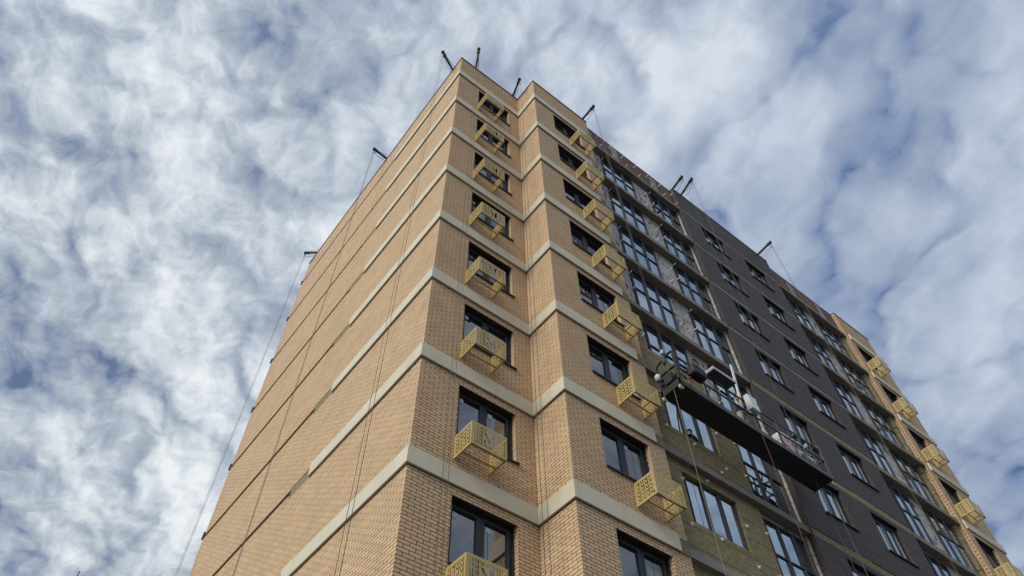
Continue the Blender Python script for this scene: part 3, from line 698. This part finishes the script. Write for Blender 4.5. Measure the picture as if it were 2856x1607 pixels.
# box-like control unit clamped outside the rail, left part of the platform
H = empty('control_unit', (7.1, -2.25, 5.1), 'black hoist control box with looped cables clamped outside the platform rail', 'control box')
bm = soft_box(6.72, 7.22, -2.37, -2.11, 4.98, 5.30, 0.30); from_bm(bm, 'housing', M['steel_black'], H)
m = MB()
for q in range(3): m.tube([(6.82 + 0.13 * math.cos(a) + q * 0.02, -2.34 - 0.02 * q, 5.36 + 0.13 * math.sin(a)) for a in [i * math.pi / 8 for i in range(17)]], 0.009, 5, mi=0 if q else 1)
m.build('cable', [M['steel_black'], M['rope_pale']], H)
m = MB(); m.bar((6.82, -2.13, 5.28), (6.82, -2.06, 5.62), 0.03); m.bar((7.12, -2.13, 5.28), (7.12, -2.06, 5.62), 0.03)
for x in (6.85, 6.97, 7.1): m.tube([(x, -2.30, 4.985), (x, -2.30, 4.965)], 0.02, 8)
m.build('bracket', M['steel_grey'], H)
m = empty('cable_reel', (6.86, -2.05, PZ + 0.30), 'red and black cable plug bundle lying at the left end of the platform', 'cable')
from_bm(ico(None, (6.80, -2.115, 4.98), 0.055, (1, .8, 1.1), 0.12, 4), 'plug', M['red'], m)
k_ = MB(); k_.tube([(6.66 + 0.12 * math.cos(a), -2.12 + 0.01 * i, 5.02 + 0.09 * math.sin(a)) for i, a in enumerate([j * math.pi / 5 for j in range(13)])], 0.014, 6); k_.tube([(6.80, -2.12, 4.94), (6.82, -2.12, 4.80), (6.78, -2.09, 4.72)], 0.014, 6); k_.build('cable', M['steel_black'], m)

m = MB(); m.box(7.66, 8.57, -2.385, -2.09, 5.70, 5.715); m.box(7.66, 8.57, -2.385, -2.375, 5.69, 5.80); m.box(7.66, 7.67, -2.375, -2.09, 5.69, 5.80); m.box(8.56, 8.57, -2.375, -2.09, 5.69, 5.80); m.box(7.67, 8.56, -2.10, -2.09, 5.715, 5.80)
o = m.build('metal_tray', M['aluminium']); tag(o, 'pale steel tray with dark underside fixed along the outside of the platform top rail', 'tray')
m = MB(); m.box(7.67, 8.56, -2.38, -2.10, 5.672, 5.689); m.build('underside_pad', M['steel_grey'], o)
m = MB(); m.tube([(8.32, -2.24, 5.672), (8.32, -2.24, 5.660)], 0.04, 10); m.build('knob', M['steel_black'], o)
# straightedge held upright
PT, PB = Vector((9.42, -2.00, 7.36)), Vector((9.16, -2.00, 5.42))
m = MB(); m.bar(PB, PT, 0.085, 0.03, up=(0, 1, 0)); o = m.build('straightedge', M['pole'], None); tag(o, 'long white plasterer straightedge standing upright above the platform rail', 'straightedge')

C = empty('switch_cabinet', (9.42, -2.12, 5.25), 'pale grey enamelled switch cabinet hung outside the platform rail beside the white straightedge', 'cabinet')
bm = soft_box(9.20, 9.58, -2.25, -2.11, 5.24, 5.80, 0.10); from_bm(bm, 'case', M['cab'], C, smooth=False)
m = MB(); m.box(9.225, 9.555, -2.262, -2.2495, 5.27, 5.77); m.build('door', M['cab'], C)
m = MB(); m.box(9.53, 9.545, -2.275, -2.2625, 5.50, 5.60); m.build('handle', M['steel_black'], C); m = MB(); m.tube([(9.30, -2.18, 5.245), (9.30, -2.18, 5.15), (9.26, -2.16, 5.05)], 0.012, 6); m.build('cable', M['steel_black'], C); m = MB(); m.tube([(9.40, -2.18, 5.245), (9.42, -2.18, 5.12), (9.46, -2.14, 4.98), (9.52, -2.10, 4.75)], 0.012, 6); m.build('cable', M['steel_black'], C)

# ------------------------------------------------------------------ sacks, rag, water bottle
def sack(x0, x1, y0, y1, z0, z1, seed, body, label, marks, cat='sack', grp=None):
    loc = ((x0 + x1) / 2, (y0 + y1) / 2, z0)
    o = from_bm(soft_box(x0, x1, y0, y1, z0, z1, 0.20, 0.008, seed), 'adhesive_sack', M[body], None, True, loc); tag(o, label, cat, grp)
    for mat, nm, rects in marks:
        mm = MB()
        for (a, b, c, d) in rects:
            xx0 = x0 + (x1 - x0) * a; xx1 = x0 + (x1 - x0) * b; zz0 = z0 + (z1 - z0) * c; zz1 = z0 + (z1 - z0) * d
            mm.box(xx0, xx1, y0 - 0.012, y0 + 0.012, zz0, zz1)
        mm.build(nm, M[mat], o)
ZD = PZ + 0.05
sack(10.56, 11.09, -2.02, -1.72, ZD, ZD + 0.46, 1, 'white', 'white sack with bright red block and black lettering at the left end of the row',
     [('red', 'print', [(0.08, 0.46, 0.14, 0.80)]), ('ink', 'lettering', [(0.56, 0.62, 0.30 + i * 0.11, 0.36 + i * 0.11) for i in range(5)] + [(0.64, 0.72, 0.30 + i * 0.11, 0.33 + i * 0.11) for i in range(5)])])
sack(10.76, 11.30, -2.00, -1.68, ZD + 0.46, ZD + 0.86, 2, 'white', 'white sack with small red emblem on top of the sack row, partly behind the rail',
     [('red', 'print', [(0.22, 0.32, 0.45, 0.80), (0.32, 0.44, 0.62, 0.80), (0.44, 0.52, 0.40, 0.72)]), ('ink', 'lettering', [(0.40, 0.46, 0.18, 0.28)])])
sack(11.11, 11.64, -2.02, -1.72, ZD, ZD + 0.46, 3, 'white2', 'white sack with dull red panel low in the middle of the sack row',
     [('pinkred', 'print', [(0.08, 0.42, 0.15, 0.85)]), ('ink', 'lettering', [(0.55 + i * .11, 0.60 + i * .11, 0.2, 0.75) for i in range(4)])])
sack(11.32, 11.88, -2.00, -1.68, ZD + 0.46, ZD + 0.88, 5, 'white2', 'greyish sack with faded red side and blurred grey printing, top right of the sack row',
     [('pinkred', 'print', [(0.04, 0.26, 0.15, 0.88)]), ('ink', 'lettering', [(0.40, 0.43, 0.45, 0.7), (0.50, 0.54, 0.25, 0.72), (0.60, 0.65, 0.2, 0.75), (0.72, 0.76, 0.2, 0.75), (0.82, 0.86, 0.2, 0.75)])])
sack(11.66, 12.22, -2.02, -1.72, ZD, ZD + 0.46, 6, 'white2', 'crumpled greyish sack at the right end of the sack row beside the end frame',
     [('ink', 'lettering', [(0.20 + i * .15, 0.26 + i * .15, 0.2, 0.8) for i in range(5)]), ('pinkred', 'print', [(0.06, 0.14, 0.2, 0.8)])])
bm = ico(None, (6.36, -1.44, 5.26), 0.11, (0.8, 0.8, 1.15), 0.10, 8, 2); tag(from_bm(bm, 'rag', M['white2'], None, True, (6.36, -1.44, 5.2)), 'crumpled white rag tied over the inner left corner of the platform', 'rag')
bm = ico(None, (9.74, -2.02, 4.76), 0.14, (1.3, 0.5, 0.9), 0.14, 11, 3); tag(from_bm(bm, 'cloth_bag', M['white'], None, True, (9.78, -2.03, 4.65)), 'slumped white cloth bag on the platform deck under the switch cabinet', 'bag')
o = empty('spray_bottle', (6.75, -1.62, ZD), 'clear bottle with blue top and orange red cap at the left end of the platform', 'bottle')
k_ = MB(); k_.tube([(6.75, -1.66, ZD), (6.75, -1.66, ZD + 0.02), (6.75, -1.66, ZD + 0.42), (6.75, -1.66, ZD + 0.5), (6.75, -1.66, ZD + 0.56)], [0.05, 0.075, 0.075, 0.04, 0.03], 12); k_.build('bottle', M['cab'], o)
k_ = MB(); k_.tube([(6.75, -1.66, ZD + 0.56), (6.75, -1.66, ZD + 0.70)], 0.06, 10); k_.build('bottle_top', M['bluecloth'], o)
k_ = MB(); k_.tube([(6.75, -1.66, ZD + 0.70), (6.86, -1.66, ZD + 0.80), (7.0, -1.66, ZD + 0.80)], [0.05, 0.055, 0.05], 10); k_.build('cap', M['orange'], o)

# ------------------------------------------------------------------ worker on the platform
def skin(verts, edges, root, sub=2):
    me = bpy.data.meshes.new('sk'); me.from_pydata([v[0] for v in verts], [], edges)
    o = bpy.data.objects.new('sk', me); COL.objects.link(o)
    md = o.modifiers.new('s', 'SKIN'); md.use_smooth_shade = True
    for i, v in enumerate(me.skin_vertices[0].data):
        r = verts[i][1]; v.radius = r if isinstance(r, tuple) else (r, r); v.use_root = (i == root)
    if sub:
        sb = o.modifiers.new('b', 'SUBSURF'); sb.levels = sub; sb.render_levels = sub
    dg = bpy.context.evaluated_depsgraph_get(); res = bpy.data.meshes.new_from_object(o.evaluated_get(dg))
    bpy.data.objects.remove(o); return res
def worker():
    ox, oy, oz = 9.52, -1.70, ZD
    V = lambda x, y, z: (ox + x, oy + y, oz + z)
    pts = [(V(0, 0, 0.92), (.16, .12)), (V(0, -0.02, 1.10), (.155, .115)), (V(0, -0.04, 1.28), (.175, .125)), (V(0, -0.05, 1.42), (.13, .10)), (V(0, -0.07, 1.51), .058), (V(0, -0.09, 1.60), (.075, .085)), (V(0, -0.10, 1.70), (.078, .09)), (V(0, -0.10, 1.77), .05),
           (V(-0.19, -0.05, 1.40), .065), (V(-0.27, -0.14, 1.14), .050), (V(-0.26, -0.26, 0.98), .038), (V(-0.265, -0.29, 0.92), (.032, .022)),
           (V(0.19, -0.05, 1.40), .065), (V(0.29, -0.10, 1.12), .050), (V(0.24, -0.29, 0.98), .038), (V(0.22, -0.335, 0.95), (.032, .022)),
           (V(-0.10, 0, 0.84), .092), (V(-0.12, -0.05, 0.47), .066), (V(-0.12, 0.0, 0.10), .046), (V(-0.12, -0.15, 0.04), .04),
           (V(0.10, 0, 0.84), .092), (V(0.13, -0.03, 0.47), .066), (V(0.13, 0.03, 0.10), .046), (V(0.13, -0.12, 0.04), .04)]
    ed = [(0, 1), (1, 2), (2, 3), (3, 4), (4, 5), (5, 6), (6, 7), (3, 8), (8, 9), (9, 10), (10, 11), (3, 12), (12, 13), (13, 14), (14, 15), (0, 16), (16, 17), (17, 18), (18, 19), (0, 20), (20, 21), (21, 22), (22, 23)]
    body = skin(pts, ed, 0)
    bm = bmesh.new(); bm.from_mesh(body)
    def finger(chain, r):
        me = skin([(p, r * (1 - 0.12 * i)) for i, p in enumerate(chain)], [(i, i + 1) for i in range(len(chain) - 1)], 0, 1); bm.from_mesh(me)
    for base, sg in ((V(-0.265, -0.29, 0.92), 1), (V(0.22, -0.335, 0.95), -1)):
        b = Vector(base); L = (0.07, 0.08, 0.075, 0.06)
        for i in range(4):
            off = Vector(((i - 1.5) * 0.019, 0, 0)); l = L[i]
            finger([b + off + Vector((0, 0.0, 0.0)), b + off + Vector((0, -l * 0.55, -0.015)), b + off + Vector((0, -l * 0.85, -0.045)), b + off + Vector((0, -l * 0.55, -0.075))], 0.0088)
        finger([b + Vector((sg * 0.025, 0.02, 0)), b + Vector((sg * 0.052, -0.01, -0.02)), b + Vector((sg * 0.045, -0.045, -0.045))], 0.0095)
    # face
    hc = Vector(V(0, -0.10, 1.66))
    for q, r, s in (((0, -0.098, -0.01), 0.016, (0.8, 1.2, 1.5)), ((-0.075, 0.0, 0.0), 0.018, (0.5, 1, 1.6)), ((0.075, 0.0, 0.0), 0.018, (0.5, 1, 1.6))):
        t = ico(None, hc + Vector(q), r, s, 0, 0, 2); me = bpy.data.meshes.new('t'); t.to_mesh(me); t.free(); bm.from_mesh(me)
    me = bpy.data.meshes.new('person')
    loc = Vector((ox, oy, oz)); bmesh.ops.translate(bm, verts=bm.verts, vec=-loc)
    bm.to_mesh(me); bm.free()
    for mt in ('navy', 'beige', 'skin', 'glove', 'ink'): me.materials.append(M[mt])
    for p in me.polygons:
        c = p.center; p.use_smooth = True
        if c.z > 1.47: p.material_index = 2
        elif c.z < 0.08: p.material_index = 4
        elif c.y < -0.245 and 0.8 < c.z < 1.05: p.material_index = 3
        elif (abs(c.x) > 0.2 and c.z > 0.9 and c.y < -0.10): p.material_index = 1
        elif c.z < 0.93: p.material_index = 1
        else: p.material_index = 0
    o = bpy.data.objects.new('person', me); COL.objects.link(o); o.location = loc
    tag(o, 'worker in navy top and beige trousers reaching over the platform rail behind the switch cabinet', 'person')
    t = ico(None, (0, -0.085, 1.70), 0.098, (0.92, 1.05, 0.98), 0.03, 2, 3)
    bmesh.ops.delete(t, geom=[v for v in t.verts if v.co.z < 1.66 or (v.co.y < -0.15 and v.co.z < 1.735)], context='VERTS')
    h = from_bm(t, 'hair', M['hair']); h.parent = o
    mm = MB()
    for x in (-0.03, 0.03): mm.tube([(x, -0.186, 1.672), (x, -0.191, 1.672)], 0.010, 8)
    mm.box(-0.024, 0.024, -0.185, -0.176, 1.607, 1.614)
    e = mm.build('face_features', M['ink']); e.parent = o
    mm = MB(); mm.tube([(0.16 * math.cos(a), 0.125 * math.sin(a) - 0.005, 0.955) for a in [i * math.pi / 10 for i in range(21)]], 0.022, 6, caps=False); e = mm.build('belt', M['white2']); e.parent = o
worker()

# ------------------------------------------------------------------ twin mast tip low on the left
d_ = Vector((-2.47, 20.55, 7.52))
o = empty('twin_mast', (d_.x, d_.y, GZ), 'thin grey twin mast tip at the bottom left against the cloud', 'mast')
m = MB(); m.tube([(d_.x, d_.y, GZ), (d_.x, d_.y, d_.z - 2), (d_.x, d_.y, d_.z)], [0.09, 0.05, 0.028], 8); m.build('mast', M['galv'], o)
m = MB(); m.tube([(d_.x - 0.10, d_.y, d_.z - 4), (d_.x - 0.10, d_.y, d_.z + 0.10)], 0.013, 6); m.bar((d_.x - 0.10, d_.y, d_.z - 3.5), (d_.x, d_.y, d_.z - 3.5), 0.03); m.build('whip', M['aluminium'], o)
